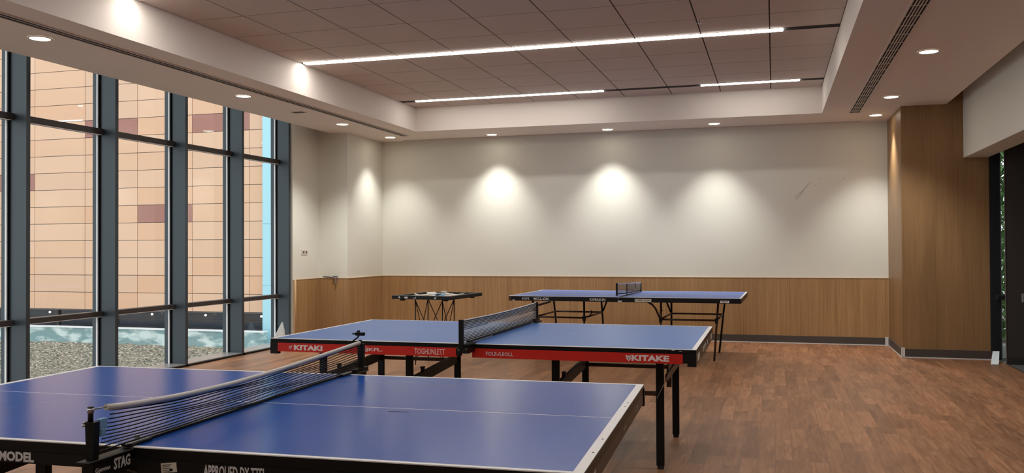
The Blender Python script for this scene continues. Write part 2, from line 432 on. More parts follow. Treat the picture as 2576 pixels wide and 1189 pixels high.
# soffit ring + coffer ceiling
sf = MB()
sf.box(-6.23, XA, Y0, YB, ZS, 3.42); sf.box(XA, XB2, YBB, YB, ZS, 3.42); sf.box(XB2, 1.985, Y0, YP, ZS, 3.42); sf.box(XB2, 1.484, YP, YB, ZS, 3.42)
sf.box(1.985-0.0, 1.99, Y0, YP, ZS, 3.42)
sf.build('ceiling', M['soffit'], kind='structure')['label'] = 'lowered plaster soffit'
roof = MB(); roof.box(-6.9, 6.1, Y0-0.1, 13.3, 3.60, 3.7)
roof.box(-6.9, -6.23, Y0, 13.3, 3.42, 3.60); roof.build('ceiling', M['soffit'], kind='structure')
bk = MB(); bk.box(XA-0.01, XB2+0.01, Y0, YBB+0.01, ZC+0.008, ZC+0.045); backing = bk.build('ceiling', M['dark_gap'], kind='structure')
gx = [-0.02-0.628*i for i in range(-1, 9)]
gx = sorted([min(max(x, XA), XB2) for x in gx])
gx = sorted(set([XA, XB2]+gx))
gy = [Y0]+[7.31-0.652*i for i in range(15, 0, -1)]+[7.31, 7.96, 8.565, 9.33, 9.97, 10.62, 11.24, YBB]
gy = sorted(y for y in gy if y >= Y0)
tl = MB()
LEDS = [0.40, 3.15, 5.86, 8.565, 11.24]
for i in range(len(gx)-1):
    for j in range(len(gy)-1):
        g = 0.006
        if gx[i+1]-gx[i] < 0.03: continue
        y0, y1 = gy[j]+g, gy[j+1]-g
        for L_ in LEDS:
            if abs(gy[j]-L_) < 0.06: y0 = L_+0.055
            if abs(gy[j+1]-L_) < 0.06: y1 = L_-0.055
        tl.box(gx[i]+g, gx[i+1]-g, y0, y1, ZC, ZC+0.008)
tl.build('tile_field', M['tile'], backing)

# bulkhead at right, with the shadow gap beside it
box('wall_bulkhead', M['wall'], 2.168, 2.435, Y0, YP, 2.385, 3.60, kind='structure')
box('wall_front', M['wall'], -6.9, 6.1, Y0-0.15, Y0, 0, 3.6, kind='structure')
box('wall_corridor', M['dark_panel'], 6.0, 6.15, Y0, 13.2, 0, 3.6, kind='structure')
# dark partition beside the slit window
dp = empty('wall_partition', (0, 0, 0), kind='structure')
q = MB(); q.box(2.515, 6.0, 11.13, 11.145, 0.0, 3.6); q.build('panel', M['dark_panel'], dp)
q = MB(); q.box(2.515, 6.0, 11.122, 11.13, 0.0, 0.085); q.build('skirting', plain('dark skirting', (48, 46, 45), 0.5), dp)
q = MB(); q.box(2.510, 2.515, 11.125, 11.147, 0.0, 3.6); q.build('edge_strip', M['steel'], dp)
q = MB(); q.box(2.672, 2.75, 11.118, 11.13, 0.70, 0.80, bev=0.003); q.box(2.685, 2.72, 11.114, 11.118, 0.72, 0.78)
sw = q.build('light_switch', M['sill']); tag(sw, 'grey light switch on the dark panel at the right edge', 'light switch')
# slit window
w9 = empty('window_6', (0, 0, 0), kind='structure')
q = MB(); q.box(2.435, 2.551, YP, 11.62, 0.0, 3.6); q.build('jamb', M['dark_jamb'], w9)
q = MB(); q.box(2.551, 2.556, 11.50, 11.515, 0.0, 3.6); q.box(2.556, 2.75, 11.505, 11.53, 1.098, 1.112); q.box(2.556, 2.75, 11.49, 11.53, 0.0, 0.03)
q.build('frame', M['steel'], w9)
q = MB(); q.box(2.49, 2.75, 11.44, 11.50, 0.715, 0.765, bev=0.004); q.build('rail', M['dark_jamb'], w9)
q = MB(); q.box(2.556, 2.75, 11.512, 11.524, 0.03, 3.6); q.build('pane', M['glass'], w9)
box('wall_slit', M['dark_jamb'], 2.75, 2.9, 11.145, 11.62, 0, 3.6, kind='structure')
box('wall_beyond', M['dark_panel'], 2.9, 6.0, 11.55, 11.62, 0, 3.6, kind='structure')

# ------------------------------------------------------------------ left curtain wall
def window(n, ya, yb, last=False):
    """bay between fin at ya (its near face) and next fin near face yb"""
    w = empty('window_%d' % n, (XG, (ya+yb)/2, 0), kind='structure')
    ox, oy = -XG, -(ya+yb)/2
    def bx(q, x0, x1, y0, y1, z0, z1, bev=0): q.box(x0+ox, x1+ox, y0+oy, y1+oy, z0, z1, bev=bev)
    q = MB(); bx(q, XG-0.08, XI, yb, yb+0.045, 0.0, 3.42, 0.003); q.build('mullion', M['fin'], w)
    q = MB(); bx(q, XG-0.010, XG+0.008, yb-0.026, yb-0.001, 0.03, 3.42); q.build('gasket', M['alu'], w)
    q = MB(); bx(q, XG+0.013, XG+0.019, yb-0.02, yb-0.001, 0.03, 3.42); bx(q, XG-0.02, XG-0.013, yb-0.02, yb-0.001, 0.03, 3.42); q.build('gasket_seal', M['black'], w)
    for z0, z1 in ((2.525, 2.585), (0.66, 0.71)):
        q = MB(); bx(q, XG-0.03, XG+0.065, ya+0.047, yb-0.002, z0, z1, 0.004); q.build('rail', M['rail'], w)
        q = MB(); bx(q, XG+0.035, XG+0.062, ya+0.05, yb-0.03, z0-0.006, z0-0.001); q.build('rail_lip', M['alu'], w)
    for z0, z1 in ((0.03, 0.66), (0.71, 2.525), (2.585, 3.42)):
        q = MB(); bx(q, XG-0.006, XG+0.002, ya+0.047, yb-0.027, z0, z1); q.build('pane', M['glass'], w)
    q = MB(); bx(q, XG-0.08, XI, ya+0.045, yb, -0.001, 0.03); q.build('sill', M['sill'], w)
    q = MB(); bx(q, XI, XI+0.012, ya, yb+0.045, -0.001, 0.02); q.build('sill_edge', M['black'], w)
fins = [6.346+1.12*k for k in range(-5, 5)]
for k in range(len(fins)-1): window(k+1 if k < 5 else k+2, fins[k], fins[k+1])
# first fin of the run
q = MB(); q.box(XG-0.08, XI, fins[0], fins[0]+0.045, 0, 3.42); q.build('trim_4', M['fin'], kind='structure')
wq = MB(); wq.box(-6.9, -6.70, Y0, fins[0], 0, 3.42); wq.build('wall_left', M['wall'], kind='structure')
# small pegs on the sill and a clip on the rail
# ------------------------------------------------------------------ ceiling fittings
def spot(loc, energy, size, blend, col=(1.0, 0.96, 0.89), parent=None, r=0.05, tilt=(0, 0, 0)):
    l = bpy.data.lights.new('lamp', 'SPOT'); l.energy = energy; l.spot_size = math.radians(size); l.spot_blend = blend
    l.color = col; l.shadow_soft_size = r
    o = bpy.data.objects.new('lamp', l); COL.objects.link(o); o.location = loc
    o.rotation_euler = tilt
    return o
DL = [((-5.60, 5.63), 'first round downlight over the glazing, at the top left corner', 0.052),
      ((-5.60, 8.44), 'round downlight halfway along the soffit over the glazing', 0.052),
      ((-5.61, 10.78), 'round downlight on the left soffit, just in front of the corner pillar', 0.052),
      ((-5.59, 12.29), 'small round downlight in the back left corner of the soffit', 0.052),
      ((-4.02, 12.47), 'leftmost round downlight of the three above the blank back wall', 0.052),
      ((-2.27, 12.45), 'middle round downlight of the three above the blank back wall', 0.052),
      ((-0.77, 12.33), 'rightmost round downlight of the three above the blank back wall', 0.052),
      ((1.276, 12.19), 'round downlight in the back right corner beside the wood pillar', 0.052),
      ((1.29, 10.75), 'middle round downlight of the right soffit, in front of the wood pillar', 0.052),
      ((1.305, 8.336), 'nearest and largest looking round downlight on the right soffit', 0.052)]
def downlight():
    t = empty('downlight')
    q = MB(); n = 32
    prof = [(0.092, ZS-0.0005), (0.092, ZS-0.004), (0.086, ZS-0.007), (0.076, ZS-0.007), (0.074, ZS-0.001)]
    rings = [[Vector((math.cos(2*PI*k/n)*r, math.sin(2*PI*k/n)*r, z-ZS)) for k in range(n)] for r, z in prof]
    q.loft(rings, 0, None, True, caps=False); q.build('trim_ring', M['trim_white'], t)
    q = MB(); q.cyl((0, 0), 0.075, -0.0045, -0.0008, 32); q.build('diffuser', M['lamp'], t)
    return t
proto = downlight()
EN = [60, 90, 125, 80, 98, 98, 98, 105, 110, 110]
for i, ((x, y), lab, r) in enumerate(DL):
    if i == 0: t = proto
    else:
        t = proto.copy(); COL.objects.link(t)
        for ch in [c for c in proto.children if c.type == 'MESH']:
            c = ch.copy(); COL.objects.link(c); c.parent = t
    t.location = (x, y, ZS)
    tag(t, lab, 'ceiling light', 'round recessed downlights')
for i, ((x, y), lab, r) in enumerate(DL):
    spot((x, y, ZS-0.03), EN[i], 88 if 3 <= i <= 7 else 104, 1.0)
for (x, y) in ((-5.6, 2.9), (-5.6, 0.2), (1.3, 5.6), (1.3, 2.9), (1.3, 0.2)):  # unseen spots without fixtures, added to brighten the room
    spot((x, y, ZS-0.03), 60 if x < 0 else (110 if y > 5 else 45), 120, 1.0)

def led(name, segs, slot, y, lab, hw=0.046):
    t = empty(name, (0, y, ZC)); tag(t, lab, 'ceiling light', 'linear led lights in the coffer ceiling')
    q = MB(); q.box(slot[0], slot[1], -0.052, 0.052, 0.001, 0.0075); 
    q.box(slot[0], slot[1], -0.052, -0.047, -0.003, 0.002); q.box(slot[0], slot[1], 0.047, 0.052, -0.003, 0.002)
    q.build('channel', M['dark_gap'], t)
    for a, b in segs:
        q = MB(); q.box(a, b, -hw, hw, -0.010, 0.0008); q.build('diffuser', M['led'], t)
led('linear_light', [(-4.905, 0.10)], (-4.95, 0.595), 8.565, 'long bright led strip running across the tiled ceiling')
led('linear_light', [(-4.72, -2.10), (-0.86, 0.32)], (-4.95, 0.595), 11.24, 'thin led strip close to the back edge of the tiled ceiling', 0.026)
led('linear_light', [(-4.905, 0.10)], (-4.95, 0.595), 5.86, 'led strip of the tiled ceiling nearest the viewer')

led('linear_light', [(-4.905, 0.10)], (-4.95, 0.595), 3.15, 'added unseen led strip above the viewer, to brighten the room')  # out of view, added to lift the light in the near room
led('linear_light', [(-4.905, 0.10)], (-4.95, 0.595), 0.40, 'added unseen led strip behind the viewer, to brighten the room')  # also unseen, added so more light bounces up to the soffits
# slot diffusers in the soffit
def slot_diffuser(lab, x0, x1, y0, y1, n, along, cross=0):
    t = empty('slot_diffuser', ((x0+x1)/2, (y0+y1)/2, ZS)); tag(t, lab, 'air vent')
    cx, cy = (x0+x1)/2, (y0+y1)/2; a, b, c, d = x0-cx, x1-cx, y0-cy, y1-cy
    q = MB(); q.box(a, b, c, d, -0.003, -0.0005); q.build('recess', M['dark_gap'], t)
    q = MB()
    if along == 'y':
        q.box(a-0.012, a, c, d, -0.009, -0.0005); q.box(b, b+0.012, c, d, -0.009, -0.0005)
        q.box(a-0.012, b+0.012, d, d+0.012, -0.009, -0.0005); q.box(a-0.012, b+0.012, c-0.012, c, -0.009, -0.0005)
    else:
        q.box(a, b, c-0.008, c, -0.009, -0.0005); q.box(a, b, d, d+0.008, -0.009, -0.0005)
    q.build('frame', M['trim_white'], t)
    q = MB()
    for i in range(1, n):
        if along == 'y':
            x = a+(b-a)*i/n; q.box(x-0.004, x+0.004, c, d, -0.008, -0.003)
        else:
            y = c+(d-c)*i/n; q.box(a, b, y-0.003, y+0.003, -0.008, -0.003)
    for i in range(cross):
        y = c+(d-c)*(i+0.5)/cross; q.box(a, b, y-0.006, y+0.006, -0.0065, -0.003)
    if n > 1: q.build('slat', M['trim_white'], t)
slot_diffuser('long narrow slot diffuser with two lips along the left soffit', -5.345, -5.255, 0.0, 12.19, 2, 'y')
slot_diffuser('wide black linear grille with fine slats in the right soffit', 0.935, 1.045, 3.0, 11.86, 5, 'y', 30)
slot_diffuser('hairline slot along the top of the back wall', -5.55, 1.14, 12.70, 12.735, 1, 'x')
q = MB(); cx, cy = -5.63, 9.66
for i in range(3): q.box(-0.075, 0.075, -0.05+i*0.036, -0.026+i*0.036, -0.006, -0.0005)
q.box(-0.085, 0.085, -0.062, 0.062, -0.003, -0.0004, 1)
o = q.build('ceiling_sensor', [M['skirting'], M['trim_white']]); o.location = (cx, cy, ZS)
tag(o, 'small flat louvred plate on the left soffit between two downlights', 'vent')

# sprinkler heads / clips on ceiling
for (x, y, lab) in ((-0.62, 7.97, 'tiny sprinkler head beside the bright end of the long led strip'), (-1.28, 9.97, 'tiny sprinkler head between the two led strips')):
    t = empty('sprinkler', (x, y, ZC)); tag(t, lab, 'sprinkler', 'sprinkler heads in the tiled ceiling')
    q = MB(); q.cyl((0, 0), 0.022, -0.006, -0.0005, 16); q.build('plate', M['trim_white'], t)
    q = MB(); q.cyl((0, 0), 0.006, -0.035, -0.006, 8); q.cyl((0, 0), 0.016, -0.039, -0.035, 12); q.build('head', M['steel'], t)

# outlet and hook on the left wall
t = empty('wall_outlet', (-6.43, 11.19, 1.292)); tag(t, 'white double wall socket plate between the glazing and the corner', 'outlet')
q = MB(); q.box(0.0, 0.008, -0.085, 0.085, -0.035, 0.035, bev=0.002); q.build('plate', M['trim_white'], t)
for ya_, yb_ in ((-0.05, -0.02), (0.03, 0.055)):
    q = MB(); q.box(0.0082, 0.010, ya_-0.007, yb_+0.007, -0.014, 0.014); q.build('socket', M['skirting'], t)
t = empty('clamp', (-6.15, 11.60, 0.911)); tag(t, 'black lever clamp hooked over the oak wainscot edge', 'clamp')
q = MB(); q.tube([(-0.205, 0.0, 0.016), (-0.12, 0.0, 0.014), (-0.03, 0.0, 0.006)], [0.006, 0.007, 0.005], 8); q.build('lever', M['black'], t)
q = MB(); q.box(-0.04, 0.03, -0.03, 0.015, 0.0005, 0.022, bev=0.003); q.box(0.006, 0.024, -0.03, -0.014, -0.075, 0.001); q.build('jaw', M['steel'], t)
q = MB(); q.box(-0.035, 0.028, -0.028, 0.012, 0.022, 0.03, bev=0.002); q.build('pad', M['black'], t)

# ------------------------------------------------------------------ table tennis tables
L, W, T = 2.74, 1.525, 0.76
GAP = 0.004
def place(t, x, y, a): t.location = (x, y, 0); t.rotation_euler = (0, 0, a)

def half_top(name, u0, u1, outer, topm, parent, side_w, end_w, rimh, line=0.004):
    """playing surface half: coplanar blue field, white border lines and black rim"""
    q = MB(); z = T; rim = 0.004
    us = [u0, u0+end_w, u1] if outer == 'l' else [u0, u1-end_w, u1]
    vs = [0, side_w, W/2-line/2, W/2+line/2, W-side_w, W]
    for i in range(2):
        for j in range(5):
            white = j in (0, 2, 4) or (outer == 'l' and i == 0) or (outer == 'r' and i == 1)
            if j == 2 and ((outer == 'l' and i == 0) or (outer == 'r' and i == 1)): white = True
            q.face([(us[i], vs[j], z), (us[i+1], vs[j], z), (us[i+1], vs[j+1], z), (us[i], vs[j+1], z)], 1 if white else 0)
    # thin light edge then black side
    ze = z-0.003
    R = lambda e, zz: [(u0-e, -e, zz), (u1+e, -e, zz), (u1+e, W+e, zz), (u0-e, W+e, zz)]
    a, b, c = R(0, z), R(0, ze), R(0, z-rimh)
    for k in range(4):
        j = (k+1) % 4
        q.face([a[j], a[k], b[k], b[j]], 1); q.face([b[j], b[k], c[k], c[j]], 2)
    q.face(list(reversed(c)), 2)
    return q.build('tabletop', [topm, M['white'], M['black_gloss']], parent)

def tt_table(x, y, a, lab, topm, boards, rimh, boardh, gap, board_m, end_m, legs, zbar, side_w, end_w, cline=0.004, name='table_tennis_table'):
    t = empty(name); place(t, x, y, a); tag(t, lab, 'table', 'table tennis tables')
    cl = -L/2
    half_top('tabletop', -L, cl-GAP/2, 'l', topm, t, side_w, end_w, rimh, cline)
    half_top('tabletop', cl+GAP/2, 0, 'r', topm, t, side_w, end_w, rimh, cline)
    return t

def square_leg(t, u, v, w=0.048, d=0.03, mat=None, z1=0.74):
    q = MB(); q.bevbox(u-w/2, u+w/2, v-d/2, v+d/2, 0.02, z1, 0.004); lg = q.build('leg', mat or M['black'], t)
    q = MB(); q.bevbox(u-w/2+0.006, u+w/2-0.004, v-d/2+0.003, v+d/2-0.003, 0.0, 0.022, 0.003); q.build('foot', M['net_black'], lg)
    return lg

# ---- shared undercarriage for near and middle tables
def undercarriage(t, ul, vf=0.29, vr=1.22):
    """ul = four leg positions along the table (outer left, inner left, inner right, outer right)"""
    for u in ul:
        square_leg(t, u, vf); square_leg(t, u, vr)
    for a, b in ((ul[0], ul[1]), (ul[2], ul[3])):
        q = MB(); q.bar((a+0.024, vf, 0.455), (b-0.024, vf, 0.455), 0.02, 0.026); q.build('stretcher', M['brown_steel'], t)
        q = MB(); q.bar((a+0.024, vr, 0.493), (b-0.024, vr, 0.493), 0.02, 0.026); q.build('stretcher', M['brown_steel'], t)
    for u in (ul[0], ul[1], ul[2]):
        q = MB(); q.bar((u, vf+0.015, 0.455), (u, vr-0.015, 0.51), 0.024, 0.068); q.build('side_brace', M['black'], t)
        q = MB(); q.box(u-0.012, u+0.012, vf+0.22, vf+0.24, 0.485, 0.53); q.box(u-0.009, u+0.009, vf+0.20, vf+0.25, 0.528, 0.536); q.build('catch', M['black'], t)
    # the outer right brace: red-brown bar with a bare steel link at its near end
    u = ul[3]
    q = MB(); q.bar((u+0.036, vf+0.02, 0.548), (u+0.036, vr+0.01, 0.555), 0.012, 0.045); q.bar((u+0.036, vf+0.10, 0.60), (u+0.036, vr+0.01, 0.63), 0.010, 0.03)
    sb = q.build('side_brace', M['brown_steel'], t)
    q = MB(); q.bar((u-0.014, vf-0.0195, 0.432), (u+0.058, vf-0.0185, 0.585), 0.004, 0.028); q.build('folding_link', M['steel'], t)
    q = MB(); q.box(u+0.0, u+0.03, vf+0.36, vf+0.40, 0.44, 0.55); q.build('catch', M['brown_steel'], t)
    # long rails under each half
    for v in (vf, vr):
        q = MB(); q.box(-L+0.05, -L/2-0.08, v-0.012, v+0.012, 0.69, 0.725); q.build('under_rail', M['black'], t)
        q = MB(); q.box(-L/2+0.08, -0.05, v-0.012, v+0.012, 0.69, 0.725); q.build('under_rail', M['black'], t)

# ================= middle table (red sponsor boards)
mt = tt_table(-0.4269, 5.0932, 0.0055, 'middle blue table with red sponsor boards along its near side', M['top_mid'], None, 0.027, 0, 0, None, None, None, 0, 0.018, 0.026, 0.0018)
undercarriage(mt, (-2.512, -1.88, -0.89, -0.24))
def red_board(u0, u1):
    q = MB(); q.box(u0, u1, -0.004, 0.014, 0.676, 0.7325); return q.build('sponsor_board', M['red'], mt)
rb1 = red_board(-2.684, -1.442); rb2 = red_board(-1.344, -0.075)
q = MB(); q.box(-L, -2.684, -0.003, 0.03, 0.66, 0.7325); q.box(-L, -L+0.022, 0.03, W-0.03, 0.668, 0.7325); q.box(-L, -L+0.05, W-0.03, W, 0.66, 0.7325); q.build('end_rail', M['black'], mt)
q = MB(); q.box(-0.075, 0, -0.003, 0.012, 0.68, 0.7325); q.box(-0.05, 0, -0.003, 0.012, 0.662, 0.68); q.build('corner_block', M['black'], mt)
er = MB(); er.box(-0.022, 0, 0.012, W-0.03, 0.668, 0.7325); er.box(-0.05, 0, W-0.03, W, 0.66, 0.7325); end_m = er.build('end_rail', M['brown_end'], mt)
q = MB(); q.box(-L+0.06, -1.442, W-0.016, W, 0.676, 0.7325); q.build('back_rail', M['black'], mt)
q = MB(); q.box(-1.33, -0.06, W-0.016, W, 0.676, 0.7325); q.build('back_rail', M['black'], mt)
text_mesh('lettering', '#', M['letter_pink'], -2.605, -2.578, 0.692, 0.718, -0.004, rb1, 0.0, shear=0.25)
text_mesh('lettering', 'KITAKI', M['letter_pink'], -2.566, -2.36, 0.687, 0.721, -0.004, rb1, 0.05)
text_mesh('lettering', 'EJKFL.', M['letter_pink'], -2.075, -1.94, 0.690, 0.716, -0.004, rb1, 0.02)
text_mesh('lettering', 'WWM', M['letter_pink'], -2.075, -2.05, 0.7195, 0.7235, -0.004, rb1, 0.0)
text_mesh('lettering', 'TOGHUNLETT', M['letter_pink'], -1.722, -1.52, 0.687, 0.722, -0.004, rb1, 0.0)
text_mesh('lettering', 'FOLE-/LIIOLL', M['letter'], -1.255, -1.083, 0.691, 0.714, -0.004, rb2, 0.012)
text_mesh('lettering', 'KITAKE', M['letter_pink'], -0.368, -0.152, 0.688, 0.722, -0.004, rb2, 0.05)
# round emblem left of the word: pale disc with a dark swirl
q = MB(); n = 24
def disc(q, cu, cz, r, y0, y1, mi, a0=0, a1=2*PI, r2=0.0):
    n = 20; P = []
    for k in range(n+1):
        a = a0+(a1-a0)*k/n; P.append((cu+math.cos(a)*r, cz+math.sin(a)*r))
    if r2:
        for k in range(n, -1, -1):
            a = a0+(a1-a0)*k/n; P.append((cu+math.cos(a)*r2, cz+math.sin(a)*r2))
    else: P = P[:-1]
    if r2:
        m_ = n+1
        for k in range(n):
            a, b, c, d = P[k], P[k+1], P[2*m_-2-k], P[2*m_-1-k]
            q.face([(a[0], y1, a[1]), (b[0], y1, b[1]), (c[0], y1, c[1]), (d[0], y1, d[1])], mi)
    else:
        q.loft([[Vector((p[0], y0, p[1])) for p in P], [Vector((p[0], y1, p[1])) for p in P]], mi)
disc(q, -0.385, 0.703, 0.0135, -0.004, -0.0052, 0)
disc(q, -0.398, 0.714, 0.005, -0.004, -0.0052, 0); disc(q, -0.374, 0.717, 0.004, -0.004, -0.0052, 0); disc(q, -0.384, 0.689, 0.005, -0.004, -0.0052, 0)
disc(q, -0.388, 0.700, 0.0085, 0, -0.0058, 1, 0.2, 2.2, 0.0058); disc(q, -0.385, 0.697, 0.0045, 0, -0.0058, 1, 0.0, 5.0, 0.002)
disc(q, -0.376, 0.711, 0.0065, 0, -0.0058, 1, -0.8, 1.2, 0.0045)
q.build('emblem', [M['letter_pink'], M['black']], rb2)
# stickers on the brown end rail (facing +x)
for v0, v1, z0, z1 in ((0.09, 0.25, 0.682, 0.722), (1.28, 1.42, 0.686, 0.722)):
    q = MB(); q.box(0.0, 0.0012, v0, v1, z0, z1); q.build('sticker', M['sticker'], end_m)
text_mesh('lettering', 'IITTF', M['letter'], 0.52, 0.80, 0.688, 0.718, 0.0, end_m, 0.03, plane='side')
text_mesh('lettering', 'WL', M['letter'], 0.92, 1.0, 0.69, 0.722, 0.0, end_m, 0.03, plane='side')
for v, h in ((-0.1295, 0.7535), (-0.088, 0.750)):
    q = MB(); q.box(v-0.008, v+0.008, -0.0012, 0.0, h-0.0015, h+0.0015); q.build('sticker', M['letter'], mt)

# ================= near table (black boards)
nt_ = tt_table(-0.4775, 2.2403, 0.0385, 'nearest glossy blue table with black boards, cut off by the left edge', M['top_near'], None, 0.034, 0, 0, None, None, None, 0, 0.018, 0.030)
undercarriage(nt_, (-2.50, -1.935, -0.90, -0.24))
q = MB(); q.box(-2.71, -1.43, -0.003, 0.014, 0.690, 0.7255); nb1 = q.build('side_board', M['black'], nt_)
q = MB(); q.box(-1.335, -0.03, -0.003, 0.014, 0.682, 0.7255); nb2 = q.build('side_board', M['black'], nt_)
q = MB(); q.box(-L, -L+0.022, 0.0, W, 0.682, 0.7255); q.build('end_rail', M['black'], nt_)
er = MB(); er.box(-0.022, 0.0, 0.0, W-0.014, 0.682, 0.7255); end_n = er.build('end_rail', M['brown_end'], nt_)
q = MB(); q.box(-0.03, 0.004, W-0.03, W+0.004, 0.672, 0.745); q.build('corner_block', M['black'], nt_)
q = MB(); q.box(-L-0.004, -L+0.03, W-0.03, W+0.004, 0.672, 0.745); q.build('corner_block', M['black'], nt_)
q = MB(); q.box(-2.71, -1.43, W-0.014, W, 0.685, 0.7255); q.build('back_rail', M['black'], nt_)
q = MB(); q.box(-1.31, -0.03, W-0.014, W, 0.685, 0.7255); q.build('back_rail', M['black'], nt_)
text_mesh('lettering', '3 MODEL', M['letter'], -1.864, -1.703, 0.694, 0.7245, -0.003, nb1, 0.045)
text_mesh('lettering', 'APPROUED DY TTEI', M['letter'], -1.113, -0.918, 0.686, 0.7215, -0.003, nb2, 0.02)
q = MB(); Tm = Matrix.Translation((-1.228, 0, 0.706)) @ Matrix.Rotation(-0.12, 4, 'Y')
q.box(-0.026, 0.026, -0.0044, -0.003, -0.014, 0.014, 0, Tm)
for k in range(5): q.box(-0.022, 0.004+0.006*(k == 0), -0.0050, -0.0044, 0.008-k*0.005, 0.0095-k*0.005, 1, Tm)
q.box(0.002, 0.012, -0.0050, -0.0044, -0.010, -0.003, 1, Tm)
q.build('sticker', [M['sticker'], M['black']], nb2)
q = MB()   # flaking white marks on the brown end rail
for v, z0, z1, w in ((0.16, 0.692, 0.722, 0.09), (0.86, 0.702, 0.712, 0.05), (1.26, 0.694, 0.716, 0.03)):
    q = MB(); q.loft([[Vector((x, v-w/2, z0)), Vector((x, v-w/4, z0)), Vector((x, v, (z0+z1)/2)), Vector((x, v+w/2, z1-0.006)), Vector((x, v+w/2, z1)), Vector((x, v-w/8, z1-0.010))] for x in (0.0, 0.0012)]); q.build('sticker', M['sticker'], end_n)
for v in (0.24, 0.42, 0.98, 1.06):
    q = MB(); q.cyl((-0.012, v), 0.0035, T, T+0.0008, 10); q.build('screw', M['net_black'], nt_)
q = MB()   # scratch on the playing surface
q.loft([[Vector((-0.83+0.0, 0.70+s*0.002, T+0.0004+dz)) for s, dz in ((-1, 0), (1, 0), (1, .0004), (-1, .0004))], [Vector((-0.79, 0.702+s*0.003, T+0.0004+dz)) for s, dz in ((-1, 0), (1, 0), (1, .0004), (-1, .0004))], [Vector((-0.75, 0.70+s*0.001, T+0.0004+dz)) for s, dz in ((-1, 0), (1, 0), (1, .0004), (-1, .0004))]])
q.build('scratch', M['net_black'], nt_)

# ================= far table (thin tubular legs)
ft = tt_table(-0.3547, 10.1971, -0.0178, 'far dull blue table with thin splayed tube legs near the back wall', M['top_far'], None, 0.058, 0, 0, None, None, None, 0, 0.016, 0.024, 0.001)
zt = 0.70
def tleg(pts, r=0.0125):
    q = MB(); q.tube(pts, r, 10); return q.build('leg', M['brown_steel'] if pts[0][1] < 0.6 and pts[0][0] > -1.2 else M['black'], ft)
VF, VR = 0.42, 1.27
for (ut, ub) in ((-2.56, -2.50), (-1.90, -1.90), (-0.955, -0.965), (-0.283, -0.335)):
    tleg([(ut, VF, zt), (ut+(ub-ut)*0.35, VF, 0.47), (ub, VF, 0.0)])
for (ut, ub) in ((-2.52, -2.45), (-1.865, -1.82), (-0.94, -0.945), (-0.262, -0.34)):
    tleg([(ut, VR, zt), (ut+(ub-ut)*0.35, VR, 0.47), (ub, VR, 0.0)])
for v, z in ((VF, 0.475), (VR, 0.485)):
    for a, b in ((-2.53 if v == VF else -2.49, -1.90 if v == VF else -1.85), (-0.96 if v == VF else -0.943, -0.305 if v == VF else -0.295)):
        q = MB(); q.tube([(a, v, z), (b, v, z)], 0.0115, 8); q.build('stretcher', M['brown_steel'], ft)
for uf, ur in ((-2.53, -2.49), (-1.90, -1.85), (-0.96, -0.943), (-0.305, -0.295)):
    q = MB(); q.tube([(uf, VF, 0.475), (ur, VR, 0.485)], 0.0115, 8); q.build('side_brace', M['brown_steel'], ft)
    q = MB(); q.box(uf-0.018, uf+0.018, VF-0.02, VF+0.02, 0.44, 0.50); q.build('joint_clamp', M['black'], ft)
q = MB(); q.tube([(-1.15, VF, 0.70), (-1.06, VF, 0.65), (-1.02, VF, 0.60), (-0.965, VF, 0.48)], 0.0115, 8); q.build('folding_link', M['brown_steel'], ft)
q = MB(); q.tube([(-1.03, VR, 0.70), (-0.95, VR, 0.50)], 0.0115, 8); q.build('folding_link', M['black'], ft)
q = MB(); q.tube([(-1.76, VR, 0.70), (-1.84, VR, 0.50)], 0.0115, 8); q.build('folding_link', M['black'], ft)
q = MB(); q.tube([(-1.90, VF+0.3, 0.478), (-1.87, VF+0.32, 0.52), (-1.89, VF+0.36, 0.54)], 0.007, 6); q.build('catch', M['black'], ft)
q = MB(); q.tube([(-1.0, VF+0.35, 0.478), (-1.02, VF+0.36, 0.53), (-0.99, VF+0.38, 0.56)], 0.007, 6); q.build('catch', M['black'], ft)
text_mesh('lettering', '4OYE', M['letter'], -2.575, -2.482, 0.714, 0.742, 0.0, ft, 0.01)
text_mesh('lettering', 'MCLL-ON', M['letter'], -2.425, -2.243, 0.712, 0.744, 0.0, ft, 0.015)
text_mesh('lettering', 'IOFEASUN', M['letter'], -1.735, -1.548, 0.712, 0.742, 0.0, ft, 0.015)
for b_ in ((-2.693, -2.665, 0.706, 0.714), (-1.40, -1.352, 0.706, 0.718), (-1.397, -1.388, 0.737, 0.744)):
    q = MB(); q.box(b_[0], b_[1], -0.0012, 0.0, b_[2], b_[3]); q.build('sticker', M['letter'], ft)
q = MB(); q.box(-1.200, -1.008, -0.0012, 0.0, 0.708, 0.742); s1 = q.build('sticker', M['sticker'], ft)
text_mesh('lettering', 'FUIIIER NOW', M['dark_gap'], -1.192, -1.016, 0.714, 0.736, -0.0012, s1, 0.02, thick=0.0008)
q = MB(); q.box(-0.229, -0.132, -0.0012, 0.0, 0.708, 0.734); s1 = q.build('sticker', M['white'], ft)
text_mesh('lettering', 'DEWT', M['dark_gap'], -0.219, -0.142, 0.714, 0.729, -0.0012, s1, 0.03, thick=0.0008)
q = MB(); q.box(-L-0.0012, -L+0.03, -0.0014, 0.0, 0.703, 0.757); q.build('corner_block', M['brown_steel'], ft)

